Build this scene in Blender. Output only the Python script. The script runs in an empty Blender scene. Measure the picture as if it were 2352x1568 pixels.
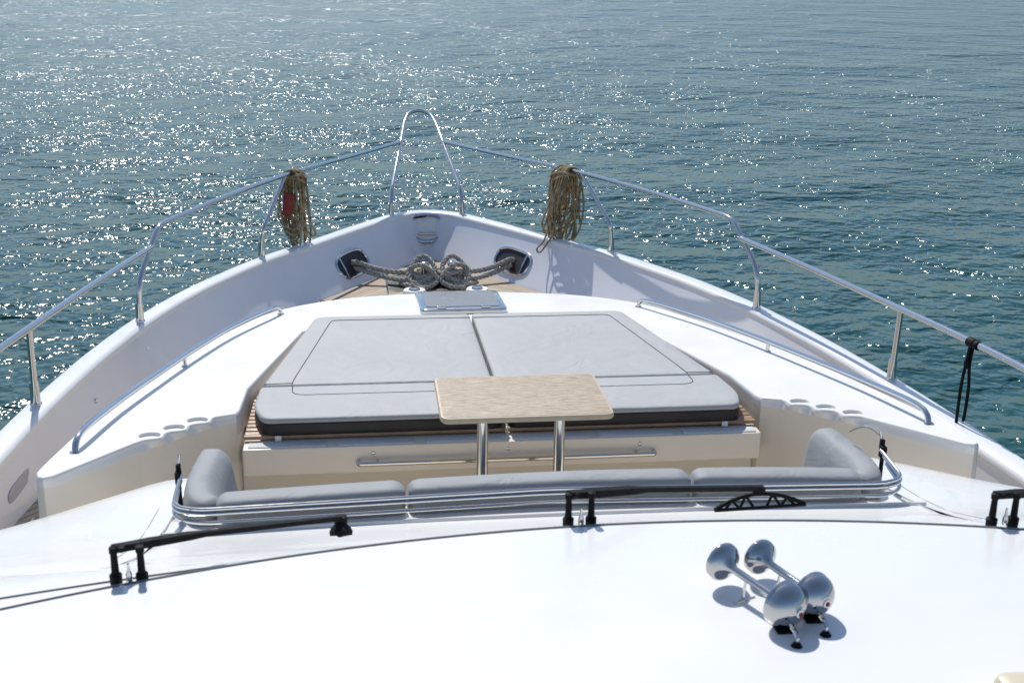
import bpy, math, random, bmesh
from mathutils import Vector, Matrix
from mathutils.geometry import delaunay_2d_cdt
random.seed(7)
S=bpy.context.scene
# Heights are measured from the eye level on the flybridge (z=0); the water lies 5.5 m below. The boat's axis is +Y, its centreline X=0.
WATER=-5.5
def link(o): S.collection.objects.link(o); return o
# ------------------------------------------------------------------ materials
def newmat(name):
    m=bpy.data.materials.new(name); m.use_nodes=True
    nt=m.node_tree; return m,nt,nt.nodes['Principled BSDF']
def N(nt,t,**k):
    n=nt.nodes.new(t)
    for a,b in k.items():
        if a.startswith('i_'):
            key=a[2:]; key=int(key) if key.isdigit() else key.replace('_',' ')
            n.inputs[key].default_value=b
        else: setattr(n,a,b)
    return n
def mat(name,col,rough=.5,metal=0.,var=.06,vscale=6.,bump=0.,bscale=60.,coat=0.,spec=.5):
    m,nt,b=newmat(name); L=nt.links
    tc=N(nt,'ShaderNodeTexCoord')
    n=N(nt,'ShaderNodeTexNoise',i_Scale=vscale,i_Detail=6.,i_Roughness=.6); L.new(tc.outputs['Object'],n.inputs['Vector'])
    mr=N(nt,'ShaderNodeMapRange',i_From_Min=.25,i_From_Max=.75,i_To_Min=1-var,i_To_Max=1+var); L.new(n.outputs[0],mr.inputs[0])
    mx=N(nt,'ShaderNodeMix',data_type='RGBA',blend_type='MULTIPLY'); mx.inputs[0].default_value=1; mx.inputs[6].default_value=(*col,1)
    L.new(mr.outputs[0],mx.inputs[7]); L.new(mx.outputs[2],b.inputs['Base Color'])
    r2=N(nt,'ShaderNodeMapRange',i_From_Min=.3,i_From_Max=.7,i_To_Min=rough*.8,i_To_Max=min(1,rough*1.25)); L.new(n.outputs[0],r2.inputs[0]); L.new(r2.outputs[0],b.inputs['Roughness'])
    b.inputs['Metallic'].default_value=metal; b.inputs['Coat Weight'].default_value=coat; b.inputs['Specular IOR Level'].default_value=spec
    if bump:
        n2=N(nt,'ShaderNodeTexNoise',i_Scale=bscale,i_Detail=4.); L.new(tc.outputs['Object'],n2.inputs['Vector'])
        bp=N(nt,'ShaderNodeBump',i_Strength=1.,i_Distance=bump); L.new(n2.outputs[0],bp.inputs['Height']); L.new(bp.outputs[0],b.inputs['Normal'])
    return m
M={}
M['white']=mat('white_gelcoat',(.80,.795,.78),.28,var=.035,vscale=1.2,coat=.3)
M['roofwhite']=mat('cream_white_gelcoat',(.80,.775,.73),.38,var=.03,vscale=2,coat=.1)
M['cream']=mat('cream_gelcoat_shade',(.75,.68,.57),.4,var=.04,vscale=3)  # cream gelcoat with the warm bounce-lit shade of its walls put into the colour
M['panel']=mat('grey_nonskid_panel',(.60,.59,.57),.7,var=.05,vscale=30)
M['scup']=mat('scupper_shade_grey',(.42,.42,.44),.4,var=.06)  # grey stands for the shade inside the scupper recesses
M['inner']=mat('bulwark_lilac_shade',(.78,.78,.81),.35,var=.04,vscale=2.5,coat=.2)  # the lilac of the bulwark's shaded inner side is put into this colour
M['chrome']=mat('polished_steel',(.62,.62,.61),.10,metal=1.,var=.04,vscale=20)
M['rim']=mat('dark_steel_rim',(.40,.42,.46),.18,metal=1.,var=.1,vscale=20)  # blue-grey steel, darker than the polished rails
M['mirror']=mat('mirror_chrome',(.50,.495,.49),.03,metal=1.,var=.02,vscale=20)
M['black']=mat('black_plastic',(.008,.008,.009),.65,var=.2,vscale=30,spec=.15)
M['rubber']=mat('grey_gasket',(.20,.20,.21),.6,var=.1)
M['dark']=mat('dark_opening_shade',(.02,.02,.022),.6,var=.2)  # near-black painted on flat plates as the shade inside openings
M['glass']=mat('smoked_acrylic',(.22,.22,.235),.30,var=.05,spec=.35)
M['slat']=mat('varnished_slat_wood',(.36,.22,.13),.5,var=.25,vscale=14)
M['red']=mat('red_plastic',(.22,.012,.010),.5,var=.1)
M['beige']=mat('beige_plastic',(.62,.55,.40),.4,var=.04)
M['seam']=mat('seam_thread',(.07,.07,.075),.8)
M['underside']=mat('charcoal_vinyl_and_shade',(.010,.011,.016),.4,spec=.4)  # black vinyl that also carries the painted shade of the cushion fronts
def fabric(name,col):
    m,nt,b=newmat(name); L=nt.links; tc=N(nt,'ShaderNodeTexCoord')
    n=N(nt,'ShaderNodeTexNoise',i_Scale=2.2,i_Detail=5.); L.new(tc.outputs['Object'],n.inputs['Vector'])
    cr=N(nt,'ShaderNodeMix',data_type='RGBA'); cr.inputs[6].default_value=(*[c*.89 for c in col],1); cr.inputs[7].default_value=(*[min(1,c*1.09) for c in col],1)
    L.new(n.outputs[0],cr.inputs[0]); L.new(cr.outputs[2],b.inputs['Base Color'])
    w=N(nt,'ShaderNodeTexNoise',i_Scale=420.,i_Detail=2.); L.new(tc.outputs['Object'],w.inputs['Vector'])
    w2=N(nt,'ShaderNodeTexNoise',i_Scale=4.,i_Detail=3.,i_Distortion=.8); L.new(tc.outputs['Object'],w2.inputs['Vector'])
    b1=N(nt,'ShaderNodeBump',i_Strength=.5,i_Distance=.0015); L.new(w.outputs[0],b1.inputs['Height'])
    b2=N(nt,'ShaderNodeBump',i_Strength=.8,i_Distance=.018); L.new(w2.outputs[0],b2.inputs['Height']); L.new(b1.outputs[0],b2.inputs['Normal'])
    L.new(b2.outputs[0],b.inputs['Normal']); b.inputs['Roughness'].default_value=.62; b.inputs['Sheen Weight'].default_value=.1
    return m
M['pad']=fabric('light_grey_marine_fabric',(.385,.39,.39))
M['sofa']=fabric('grey_marine_fabric',(.27,.285,.295))
def teak():
    m,nt,b=newmat('teak_deck'); L=nt.links; tc=N(nt,'ShaderNodeTexCoord'); sp=N(nt,'ShaderNodeSeparateXYZ'); L.new(tc.outputs['Object'],sp.inputs[0])
    def ma(op,a,bb=None):
        n=N(nt,'ShaderNodeMath',operation=op)
        for i,x in enumerate((a,bb)):
            if x is None: continue
            if isinstance(x,(int,float)): n.inputs[i].default_value=x
            else: L.new(x,n.inputs[i])
        return n.outputs[0]
    ax=ma('ABSOLUTE',sp.outputs[0])
    t=ma('ADD',ma('MULTIPLY',ax,.80),ma('MULTIPLY',sp.outputs[1],.60))
    t=ma('DIVIDE',t,.062); fr=ma('FRACT',t); fl=ma('FLOOR',t)
    line=ma('LESS_THAN',fr,.12)
    cv=N(nt,'ShaderNodeCombineXYZ'); L.new(fl,cv.inputs[0])
    wn=N(nt,'ShaderNodeTexWhiteNoise'); L.new(cv.outputs[0],wn.inputs[0])
    g=N(nt,'ShaderNodeTexNoise',i_Scale=9.,i_Detail=8.); L.new(tc.outputs['Object'],g.inputs['Vector'])
    f=ma('ADD',ma('MULTIPLY',wn.outputs[0],.5),ma('MULTIPLY',g.outputs[0],.5))
    c=N(nt,'ShaderNodeMix',data_type='RGBA'); c.inputs[6].default_value=(.28,.22,.155,1); c.inputs[7].default_value=(.52,.43,.33,1); L.new(f,c.inputs[0])
    c2=N(nt,'ShaderNodeMix',data_type='RGBA'); L.new(line,c2.inputs[0]); L.new(c.outputs[2],c2.inputs[6]); c2.inputs[7].default_value=(.04,.035,.03,1)
    L.new(c2.outputs[2],b.inputs['Base Color']); b.inputs['Roughness'].default_value=.75
    return m
M['teak']=teak()
def tablewood():
    m,nt,b=newmat('bleached_oak'); L=nt.links; tc=N(nt,'ShaderNodeTexCoord'); mp=N(nt,'ShaderNodeMapping'); mp.inputs['Scale'].default_value=(4,45,10); L.new(tc.outputs['Object'],mp.inputs[0])
    n=N(nt,'ShaderNodeTexNoise',i_Scale=3.,i_Detail=8.,i_Roughness=.75,i_Distortion=.3); L.new(mp.outputs[0],n.inputs['Vector'])
    r=N(nt,'ShaderNodeValToRGB'); L.new(n.outputs[0],r.inputs[0])
    r.color_ramp.elements[0].position=.40; r.color_ramp.elements[0].color=(.25,.18,.11,1); r.color_ramp.elements[1].position=.58; r.color_ramp.elements[1].color=(.53,.43,.30,1)
    L.new(r.outputs[0],b.inputs['Base Color']); b.inputs['Roughness'].default_value=.45; return m
M['oak']=tablewood()
M['oakedge']=mat('oak_edge',(.56,.45,.31),.45,var=.1,vscale=20)
def ropemat(name,c1,c2,sc):
    m,nt,b=newmat(name); L=nt.links; tc=N(nt,'ShaderNodeTexCoord')
    n=N(nt,'ShaderNodeTexNoise',i_Scale=sc,i_Detail=6.,i_Roughness=.7); L.new(tc.outputs['Object'],n.inputs['Vector'])
    r=N(nt,'ShaderNodeValToRGB'); L.new(n.outputs[0],r.inputs[0]); r.color_ramp.elements[0].position=.35; r.color_ramp.elements[1].position=.65
    r.color_ramp.elements[0].color=(*c1,1); r.color_ramp.elements[1].color=(*c2,1); L.new(r.outputs[0],b.inputs['Base Color']); b.inputs['Roughness'].default_value=.9
    bp=N(nt,'ShaderNodeBump',i_Strength=1.,i_Distance=.006); n2=N(nt,'ShaderNodeTexNoise',i_Scale=130.); L.new(tc.outputs['Object'],n2.inputs['Vector']); L.new(n2.outputs[0],bp.inputs['Height']); L.new(bp.outputs[0],b.inputs['Normal'])
    return m
M['rope']=ropemat('tan_rope',(.16,.115,.058),(.56,.43,.25),14)
M['hawser']=ropemat('grey_hawser',(.24,.23,.205),(.47,.45,.405),30)
def watermat():
    # wave height field sampled at three neighbouring points: its finite difference is the surface normal
    g=bpy.data.node_groups.new('wave_height','ShaderNodeTree')
    g.interface.new_socket('Vector',in_out='INPUT',socket_type='NodeSocketVector'); g.interface.new_socket('Height',in_out='OUTPUT',socket_type='NodeSocketFloat')
    gi=N(g,'NodeGroupInput'); go=N(g,'NodeGroupOutput'); acc=None
    for sc,amp,rot,st in ((.14,.70,.9,(1,1,1)),(.42,.30,.5,(1,1.1,1)),(1.2,.125,-.35,(.9,1.1,1)),(2.9,.080,.25,(.9,1.1,1)),(6.2,.038,-.5,(1,1,1))):
        mp=N(g,'ShaderNodeMapping'); mp.inputs['Scale'].default_value=st; mp.inputs['Rotation'].default_value=(0,0,rot); g.links.new(gi.outputs[0],mp.inputs[0])
        n=N(g,'ShaderNodeTexNoise',noise_dimensions='2D',i_Scale=sc,i_Detail=1.,i_Roughness=.45,i_Distortion=.25); g.links.new(mp.outputs[0],n.inputs['Vector'])
        m_=N(g,'ShaderNodeMath',operation='MULTIPLY_ADD'); g.links.new(n.outputs[0],m_.inputs[0]); m_.inputs[1].default_value=amp
        if acc: g.links.new(acc.outputs[0],m_.inputs[2])
        else: m_.inputs[2].default_value=0
        acc=m_
    g.links.new(acc.outputs[0],go.inputs[0])
    m,nt,b=newmat('sea_water'); L=nt.links; ge=N(nt,'ShaderNodeNewGeometry'); hs=[]
    d=.02
    for off in ((0,0,0),(d,0,0),(0,d,0)):
        a=N(nt,'ShaderNodeVectorMath',operation='ADD'); L.new(ge.outputs['Position'],a.inputs[0]); a.inputs[1].default_value=off
        q=N(nt,'ShaderNodeGroup'); q.node_tree=g; L.new(a.outputs[0],q.inputs[0]); hs.append(q)
    cv=N(nt,'ShaderNodeCombineXYZ'); cv.inputs[2].default_value=0
    for i in (1,2):
        s_=N(nt,'ShaderNodeMath',operation='SUBTRACT'); L.new(hs[0].outputs[0],s_.inputs[0]); L.new(hs[i].outputs[0],s_.inputs[1])
        dv=N(nt,'ShaderNodeMath',operation='DIVIDE'); L.new(s_.outputs[0],dv.inputs[0]); dv.inputs[1].default_value=d; L.new(dv.outputs[0],cv.inputs[i-1])
    dt=N(nt,'ShaderNodeVectorMath',operation='DOT_PRODUCT'); L.new(cv.outputs[0],dt.inputs[0]); L.new(cv.outputs[0],dt.inputs[1])
    kf=N(nt,'ShaderNodeMath',operation='MULTIPLY_ADD'); L.new(dt.outputs['Value'],kf.inputs[0]); kf.inputs[1].default_value=2.8; kf.inputs[2].default_value=1.
    gn=N(nt,'ShaderNodeTexNoise',i_Scale=.07,i_Detail=3.); L.new(ge.outputs['Position'],gn.inputs['Vector'])
    gm=N(nt,'ShaderNodeMapRange',i_From_Min=.3,i_From_Max=.7,i_To_Min=.78,i_To_Max=1.18); L.new(gn.outputs[0],gm.inputs[0])
    km=N(nt,'ShaderNodeMath',operation='MULTIPLY'); L.new(kf.outputs[0],km.inputs[0]); L.new(gm.outputs[0],km.inputs[1])
    scl=N(nt,'ShaderNodeVectorMath',operation='SCALE'); L.new(cv.outputs[0],scl.inputs[0]); L.new(km.outputs[0],scl.inputs['Scale'])
    up=N(nt,'ShaderNodeVectorMath',operation='ADD'); L.new(scl.outputs[0],up.inputs[0]); up.inputs[1].default_value=(0,0,1)
    nn=N(nt,'ShaderNodeVectorMath',operation='NORMALIZE'); L.new(up.outputs[0],nn.inputs[0]); L.new(nn.outputs[0],b.inputs['Normal'])
    c=N(nt,'ShaderNodeMix',data_type='RGBA'); c.inputs[6].default_value=(.013,.068,.070,1); c.inputs[7].default_value=(.022,.092,.090,1); L.new(gn.outputs[0],c.inputs[0])
    L.new(c.outputs[2],b.inputs['Base Color']); b.inputs['Roughness'].default_value=.15; b.inputs['IOR'].default_value=1.33
    return m
M['water']=watermat()
# ------------------------------------------------------------------ mesh builder
def cr(pts,n=8,closed=False):
    P=[Vector(p) for p in pts]; out=[]; m=len(P)
    rng=range(m) if closed else range(m-1)
    for i in rng:
        g=(lambda k:P[k%m]) if closed else (lambda k:P[max(0,min(m-1,k))])
        a,b,c,d=g(i-1),g(i),g(i+1),g(i+2)
        for j in range(n):
            t=j/n; out.append(.5*((2*b)+(c-a)*t+(2*a-5*b+4*c-d)*t*t+(3*b-a-3*c+d)*t**3))
    if not closed: out.append(P[-1])
    return out
def fillet(pts,r,n=6):
    P=[Vector(p) for p in pts]; out=[P[0]]
    for i in range(1,len(P)-1):
        a,b,c=P[i-1],P[i],P[i+1]; d=min(r,(a-b).length*.49,(c-b).length*.49)
        p=b+(a-b).normalized()*d; q=b+(c-b).normalized()*d
        for j in range(n+1):
            t=j/n; out.append((1-t)**2*p+2*t*(1-t)*b+t*t*q)
    out.append(P[-1]); return out
def roundpoly(pts,r,n=5):
    P=[Vector(p).to_3d() for p in pts]; m=len(P); out=[]
    for i in range(m):
        a,b,c=P[i-1],P[i],P[(i+1)%m]; rr=r[i] if isinstance(r,(list,tuple)) else r
        d=min(rr,(a-b).length*.45,(c-b).length*.45); p=b+(a-b).normalized()*d; q=b+(c-b).normalized()*d
        for j in range(n+1):
            t=j/n; out.append((1-t)**2*p+2*t*(1-t)*b+t*t*q)
    return out
def densify(P,step):
    out=[];m=len(P)
    for i in range(m):
        a,b=P[i],P[(i+1)%m]; k=max(1,int((b-a).length/step))
        for j in range(k): out.append(a.lerp(b,j/k))
    return out
def normals2(P):
    m=len(P); out=[]
    area=sum(P[i].x*P[(i+1)%m].y-P[(i+1)%m].x*P[i].y for i in range(m)); s=1 if area>0 else -1
    for i in range(m):
        t=Vector((0,0))
        for a,b in ((P[i-1],P[i]),(P[i],P[(i+1)%m])):
            e=Vector((b.x-a.x,b.y-a.y))
            if e.length>1e-7: t+=e.normalized()
        if t.length<1e-6: t=Vector((1,0))
        t.normalize(); out.append(Vector((t.y*s,-t.x*s,0)))
    return out
def inside(x,y,P):
    c=False; m=len(P)
    for i in range(m):
        a,b=P[i],P[(i+1)%m]
        if (a.y>y)!=(b.y>y) and x<(b.x-a.x)*(y-a.y)/(b.y-a.y)+a.x: c=not c
    return c
class B:
    def __init__(s): s.v=[];s.f=[];s.m=[];s.flat=set()
    def add(s,vs,fs,mi=0,flat=False):
        o=len(s.v); k=len(s.f); s.v+= [tuple(v) for v in vs]; s.f+=[tuple(i+o for i in f) for f in fs]; s.m+=[mi]*len(fs)
        if flat: s.flat|=set(range(k,len(s.f)))
        return s
    def rings(s,R,mi=0,closed=True,cap0=False,cap1=False):
        n=len(R[0]); vs=[v for r in R for v in r]; fs=[]
        for i in range(len(R)-1):
            for j in range(n if closed else n-1):
                k=(j+1)%n; fs.append((i*n+j,i*n+k,(i+1)*n+k,(i+1)*n+j))
        if cap0: fs.append(tuple(range(n-1,-1,-1)))
        if cap1: fs.append(tuple((len(R)-1)*n+j for j in range(n)))
        return s.add(vs,fs,mi)
    def tube(s,pts,r,k=10,closed=False,mi=0,caps=True):
        P=[Vector(p) for p in pts]; m=len(P); T=[]
        for i in range(m):
            a=P[(i-1)%m] if closed or i>0 else P[i]; b=P[(i+1)%m] if closed or i<m-1 else P[i]
            t=b-a; T.append(t.normalized() if t.length>1e-9 else (T[-1] if T else Vector((0,0,1))))
        u=T[0].orthogonal().normalized(); R=[]
        for i in range(m):
            u=(u-T[i]*u.dot(T[i])).normalized(); w=T[i].cross(u); rr=r[i] if isinstance(r,(list,tuple)) else r
            R.append([P[i]+(u*math.cos(2*math.pi*j/k)+w*math.sin(2*math.pi*j/k))*rr for j in range(k)])
        if closed: R.append(R[0])
        return s.rings(R,mi,True,caps and not closed,caps and not closed)
    def rope(s,pts,r,k=6,pitch=7,mi=0):
        P=[Vector(p) for p in pts]; L=[0]
        for i in range(1,len(P)): L.append(L[-1]+(P[i]-P[i-1]).length)
        step=r*.6; n=int(L[-1]/step)+2; Q=[];j=0
        for i in range(n):
            d=L[-1]*i/(n-1)
            while j<len(L)-2 and L[j+1]<d: j+=1
            Q.append(P[j].lerp(P[j+1],(d-L[j])/max(1e-9,L[j+1]-L[j])))
        u=(Q[1]-Q[0]).orthogonal().normalized(); F=[]
        for i in range(n):
            t=(Q[min(n-1,i+1)]-Q[max(0,i-1)]).normalized(); u=(u-t*u.dot(t)).normalized(); F.append((u.copy(),t.cross(u)))
        for st in range(3):
            path=[]
            for i in range(n):
                a=2*math.pi*(st/3+i*step/(pitch*r)); path.append(Q[i]+(F[i][0]*math.cos(a)+F[i][1]*math.sin(a))*r*.52)
            s.tube(path,r*.56,k,mi=mi)
        return s
    def lathe(s,base,axis,prof,k=32,mi=0):
        base=Vector(base); ax=Vector(axis).normalized(); u=ax.orthogonal().normalized(); w=ax.cross(u); R=[]
        for h,r in prof: R.append([base+ax*h+(u*math.cos(2*math.pi*j/k)+w*math.sin(2*math.pi*j/k))*max(r,1e-4) for j in range(k)])
        return s.rings(R,mi,True,True,True)
    def box(s,c,d,b=.0,rot=None,mi=0):
        c=Vector(c); x,y,z=[q/2 for q in d]; b=min(b,x*.9,y*.9,z*.9)
        pts=roundpoly([(-x,-y),(x,-y),(x,y),(-x,y)],max(b,1e-4)*1.5,3); nn=normals2(pts); R=[]
        for off,zz in ((b,-z),(0,-z+b),(0,z-b),(b*.3,z-b*.3),(b,z)): R.append([Vector((p.x,p.y,zz))-q*off for p,q in zip(pts,nn)])
        if rot is not None: R=[[rot@p for p in r] for r in R]
        return s.rings([[p+c for p in r] for r in R],mi,True,True,True)
    def pillow(s,outline,zt,th,r=.03,crown=.012,mi=0,under=None):
        P=densify(outline,.06); nn=normals2(P); R=[]
        for i in range(7):
            a=math.pi*(i/6-.5); off=r*(1-math.cos(a)); z=(-th+r*(1+math.sin(a))) if i<3 else (-r+r*math.sin(a)) if i>3 else -th/2
            R.append([Vector((p.x,p.y,zt(p.x,p.y)+z))-q*off for p,q in zip(P,nn)])
        c=sum(P,Vector((0,0,0)))/len(P); top=R[-1]
        for k in range(1,12):
            sc=1-k/12; row=[]
            for p in top:
                x=c.x+(p.x-c.x)*sc;y=c.y+(p.y-c.y)*sc; row.append(Vector((x,y,zt(x,y)+crown*(1-sc**4))))
            R.append(row)
        s.rings(R,mi,True,True,True); return s
    def obj(s,name,mats,parent=None,label=None,sharp=35,cat=None,group=None):
        me=bpy.data.meshes.new(name); me.from_pydata(s.v,[],s.f)
        for m_ in (mats if isinstance(mats,(list,tuple)) else [mats]): me.materials.append(M[m_])
        for i,(p,mi) in enumerate(zip(me.polygons,s.m)): p.material_index=mi; p.use_smooth=i not in s.flat
        bm=bmesh.new(); bm.from_mesh(me); bmesh.ops.recalc_face_normals(bm,faces=bm.faces); bm.to_mesh(me); bm.free()
        me.set_sharp_from_angle(angle=math.radians(sharp)); me.validate(); me.update()
        o=link(bpy.data.objects.new(name,me))
        if parent: o.parent=parent
        if label: o['label']=label
        if cat: o['category']=cat
        if group: o['group']=group
        return o
# ------------------------------------------------------------------ water
me=bpy.data.meshes.new('water'); xs=[-4000,-400,-60,0,60,400,4000]
me.from_pydata([(x,y,WATER) for y in (-1500,-100,0,60,300,1200,6000) for x in xs],[],[(j*7+i,j*7+i+1,(j+1)*7+i+1,(j+1)*7+i) for j in range(6) for i in range(6)])
me.materials.append(M['water']); w=link(bpy.data.objects.new('water',me)); w['label']='rippled blue-green sea water glittering in the sun'; w['category']='water'; w['kind']='structure'
# ------------------------------------------------------------------ yacht
Y=link(bpy.data.objects.new('yacht',None)); Y['label']='white motor yacht with steel railings and teak bow deck'; Y['category']='yacht'
gz=lambda y:-2.501-.044*y
dz=lambda y:-2.86-.056*y
rz=lambda y:-1.709-.114*y
half=[(0,14.58),(.17,14.54),(.33,14.42),(.50,14.22),(.97,13.40),(1.40,12.60),(1.80,11.88),(2.11,11.15),(2.36,10.45),(2.58,9.60),(2.72,8.80),(2.80,8.20),(2.86,7.60),(2.90,7.05),(2.94,6.2),(2.98,5.2),(3.02,4.0),(3.02,2.5),(2.98,0),(2.9,-2)]
hp=[(x,y,0) for x,y in half]
full=cr([(-x,y,0) for x,y,_ in hp[:0:-1]]+hp,8)
def pnorm(P):
    out=[]
    for i in range(len(P)):
        t=P[min(len(P)-1,i+1)]-P[max(0,i-1)]; t.normalize(); out.append(Vector((-t.y,t.x,0)))
    return out
FN=pnorm(full)
def bow_b(y): return .012+.278*max(0,min(1,(y-6.6)/5.4))
rows=[]
for p,n in zip(full,FN):
    z=gz(p.y); rows.append([p+n*o+Vector((0,0,z+h)) for o,h in ((.0,-.10),(.028,-.05),(.022,-.012),(.0,0),(-.11,0),(-.135,-.01),(-.145,-.035),(-.13,-.10))])
B().rings(rows,0,True,True,True).obj('cap_rail','white',Y,'white gunwale cap of the bulwark',50)
rows=[]
for p,n in zip(full,FN):
    zt=gz(p.y)-.03; bb=bow_b(p.y); zb=dz(p.y-.2)-.02; row=[]
    for t in (0,.25,.5,.75,.93,1):
        o=.132+bb*(t**1.15); row.append(p-n*o+Vector((0,0,zt+(zb-zt)*t)))
    rows.append(row)
B().rings(rows,0,False).obj('bulwark','inner',Y,'inner side of the raised bulwark')
deckline=[r[-1] for r in rows]
rows=[]
for p,n in zip(full,FN):
    k=[(1,0,0),(.96,.12,-.5),(.86,.5,-1.4),(.74,1.0,-2.5),(.70,1.2,-3.2)]
    rows.append([Vector((p.x*a,p.y-bk*max(0,min(1,(p.y-6)/8)),gz(p.y)-.06+h)) for a,bk,h in k])
B().rings(rows,0,False).obj('hull','white',Y,'flared white outer hull')
b=B(); dl=[Vector((p.x,p.y,dz(p.y))) for p in deckline if p.y>-1.9]
vs=[];fs=[]
h=len(dl)//2
for i in range(h): vs+=[dl[i],dl[-1-i]]
for i in range(h-1): fs.append((2*i,2*i+1,2*i+3,2*i+2))
b.add(vs,fs); b.obj('teak_deck','teak',Y,'weathered teak planked side and bow deck')
def wallframe(tx,ty,t=.5):
    i=min(range(len(full)),key=lambda k:(full[k].x-tx)**2+(full[k].y-ty)**2)
    p,n=full[i],FN[i]; zt=gz(p.y)-.03; zb=dz(p.y-.2)-.02; bb=bow_b(p.y)
    f=lambda t:p-n*(.132+bb*t**1.15)+Vector((0,0,zt+(zb-zt)*t))
    T=(full[i+1]-full[i-1]).normalized(); Wd=(f(t+.05)-f(t-.05)).normalized(); Nn=T.cross(Wd).normalized()
    if Nn.dot(n)>0: Nn=-Nn
    return f(t),T,Wd,Nn
def superell(e,n=40): return [(math.copysign(abs(math.cos(2*math.pi*j/n))**e,math.cos(2*math.pi*j/n)),math.copysign(abs(math.sin(2*math.pi*j/n))**e,math.sin(2*math.pi*j/n))) for j in range(n)]
# steel-rimmed opening in the stem
c,T,Wd,Nn=wallframe(0,14.58,.32); fr=link(bpy.data.objects.new('bow_opening',None)); fr.parent=Y
c=c+Nn*.045
sh=[(x*(1 if y<0 else 1-.30*y*y),y) for x,y in superell(.6,44)]
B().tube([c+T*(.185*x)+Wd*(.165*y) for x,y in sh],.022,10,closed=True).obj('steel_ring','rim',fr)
B().rings([[c+T*(.20*x)+Wd*(.18*y)-Nn*.07 for x,y in sh],[c+T*(.185*x)+Wd*(.165*y)-Nn*.0 for x,y in sh],[c+T*(.17*x)+Wd*(.15*y)-Nn*.012 for x,y in sh],[c+T*(.01*x)+Wd*(.01*y)-Nn*.016 for x,y in sh]],0,True,False,True).obj('opening_plate','white',fr)
B().tube([c-T*.15-Wd*.13+Nn*.01,c+T*.0-Wd*.15+Nn*.02],.012,8).obj('roller_pin','black',fr)
B().tube([c-T*.10+Wd*.07+Nn*.006,c+T*.10+Wd*.07+Nn*.006],.016,12).obj('roller','chrome',fr)
FL={}
for side in (-1,1):
    c,T,Wd,Nn=wallframe(1.13*side,13.03,.56); FL[side]=(c,Nn)
    el=superell(.72,44); c2=c+Nn*.006
    f=link(bpy.data.objects.new('fairlead',None)); f.parent=Y
    B().tube([c2+T*(.320*x)+Wd*(.138*y) for x,y in el],.019,10,closed=True).obj('steel_ring','chrome',f)
    ringA=[c2+T*(.320*x)+Wd*(.138*y)+Nn*.002 for x,y in el]
    B().rings([ringA,[c2+(q-c2)*.02 for q in ringA]],0,True,False,True).obj('fairlead_opening','dark',f)  # no hole cut: a dark plate paints the shade inside the fairlead
    B().tube([c2+T*.20*side-Wd*.11+Nn*.006,c2+T*.20*side+Wd*.11+Nn*.006],.013,8).obj('fairlead_roller','chrome',f)
for side,ty,tt,a,bb in ((-1,6.75,.55,.20,.045),(-1,6.15,.55,.18,.045),(1,6.75,.55,.20,.045),(1,6.15,.55,.18,.045)):
    c,T,Wd,Nn=wallframe(2.95*side,ty,tt); el=superell(.6,28)
    B().rings([[c+T*a*x+Wd*bb*y+Nn*.000 for x,y in el],[c+T*a*.97*x+Wd*bb*.93*y+Nn*.004 for x,y in el]],0,True,False,True).obj('scupper_shade','scup',Y)  # thin raised plate, its grey painting the shade of a recess
for side in (-1,1):
    c,T,Wd,Nn=wallframe(2.74*side,8.2,.45); B().lathe(c,Nn,((-.005,.02),(.004,.02),(.012,.014),(.016,.0))).obj('deck_light','chrome',Y)
# coachroof with recess for the sunbed and open cup wells
outer=[(0,9.87),(.6,9.76),(.95,9.62),(1.27,9.36),(1.50,9.02),(1.68,8.5),(1.88,7.8),(2.01,7.2),(2.12,6.5),(2.19,5.9),(2.23,5.35)]
oc=cr([(-outer[1][0],outer[1][1],0)]+[(x,y,0) for x,y in outer],6)[6:]
aft=[(2.235,5.22),(2.215,5.15),(2.18,5.125),(2.14,5.15)]
cups=[(1.625,6.02),(1.725,5.89),(1.825,5.76)]; CR_=.056
C0=Vector((1.825,5.76,0)); dv=Vector((-.61,.793,0)); nv=Vector((-.793,-.61,0)); sc=[]
for i in range(37):
    s_=-.125+i*(.125+.328+.095)/36
    bump=.040*(.5+.5*math.cos(2*math.pi*s_/.164)) if -.082<s_<.41 else 0
    q=C0+dv*s_; hi=q+nv*(.040+bump); lo=q+nv*.056; sc.append((hi.x,hi.y,lo.x,lo.y))
rec=[(1.44,6.12),(1.425,6.20),(1.425,6.68),(1.19,8.30),(1.12,8.38),(1.0,8.41),(0,8.41)]
hr=[(p.x,p.y,p.x,p.y,.09) for p in oc]+[(x,y,x,y,.03) for x,y in aft]+[(a,b_,c_,d_,0) for a,b_,c_,d_ in sc]+[(x,y,x,y,0) for x,y in rec]
ring=hr+[(-a,b_,-c_,d_,o) for a,b_,c_,d_,o in hr[-2:0:-1]]
P=[Vector((q[0],q[1],0)) for q in ring]; Pl=[Vector((q[2],q[3],0)) for q in ring]; nn=normals2(P); nl=normals2(Pl)
def ringat(off,hf): return [Vector((p.x,p.y,0))-n*off+Vector((0,0,hf(p.x-n.x*off,p.y-n.y*off))) for p,n in zip(P,nn)]
R=[[Vector((p.x+n.x*o[4],p.y+n.y*o[4],dz(p.y)+.005)) for p,n,o in zip(Pl,nl,ring)],
   [Vector((p.x,p.y,rz(p.y)-.056)) for p in Pl],
   [Vector((p.x,p.y,rz(p.y)-.050)) for p in Pl],
   ringat(0,lambda x,y:rz(y)-.022),ringat(.002,lambda x,y:rz(y)-.010),ringat(.006,lambda x,y:rz(y)-.003),ringat(.010,lambda x,y:rz(y))]
b=B()
n_=len(P)
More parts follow.
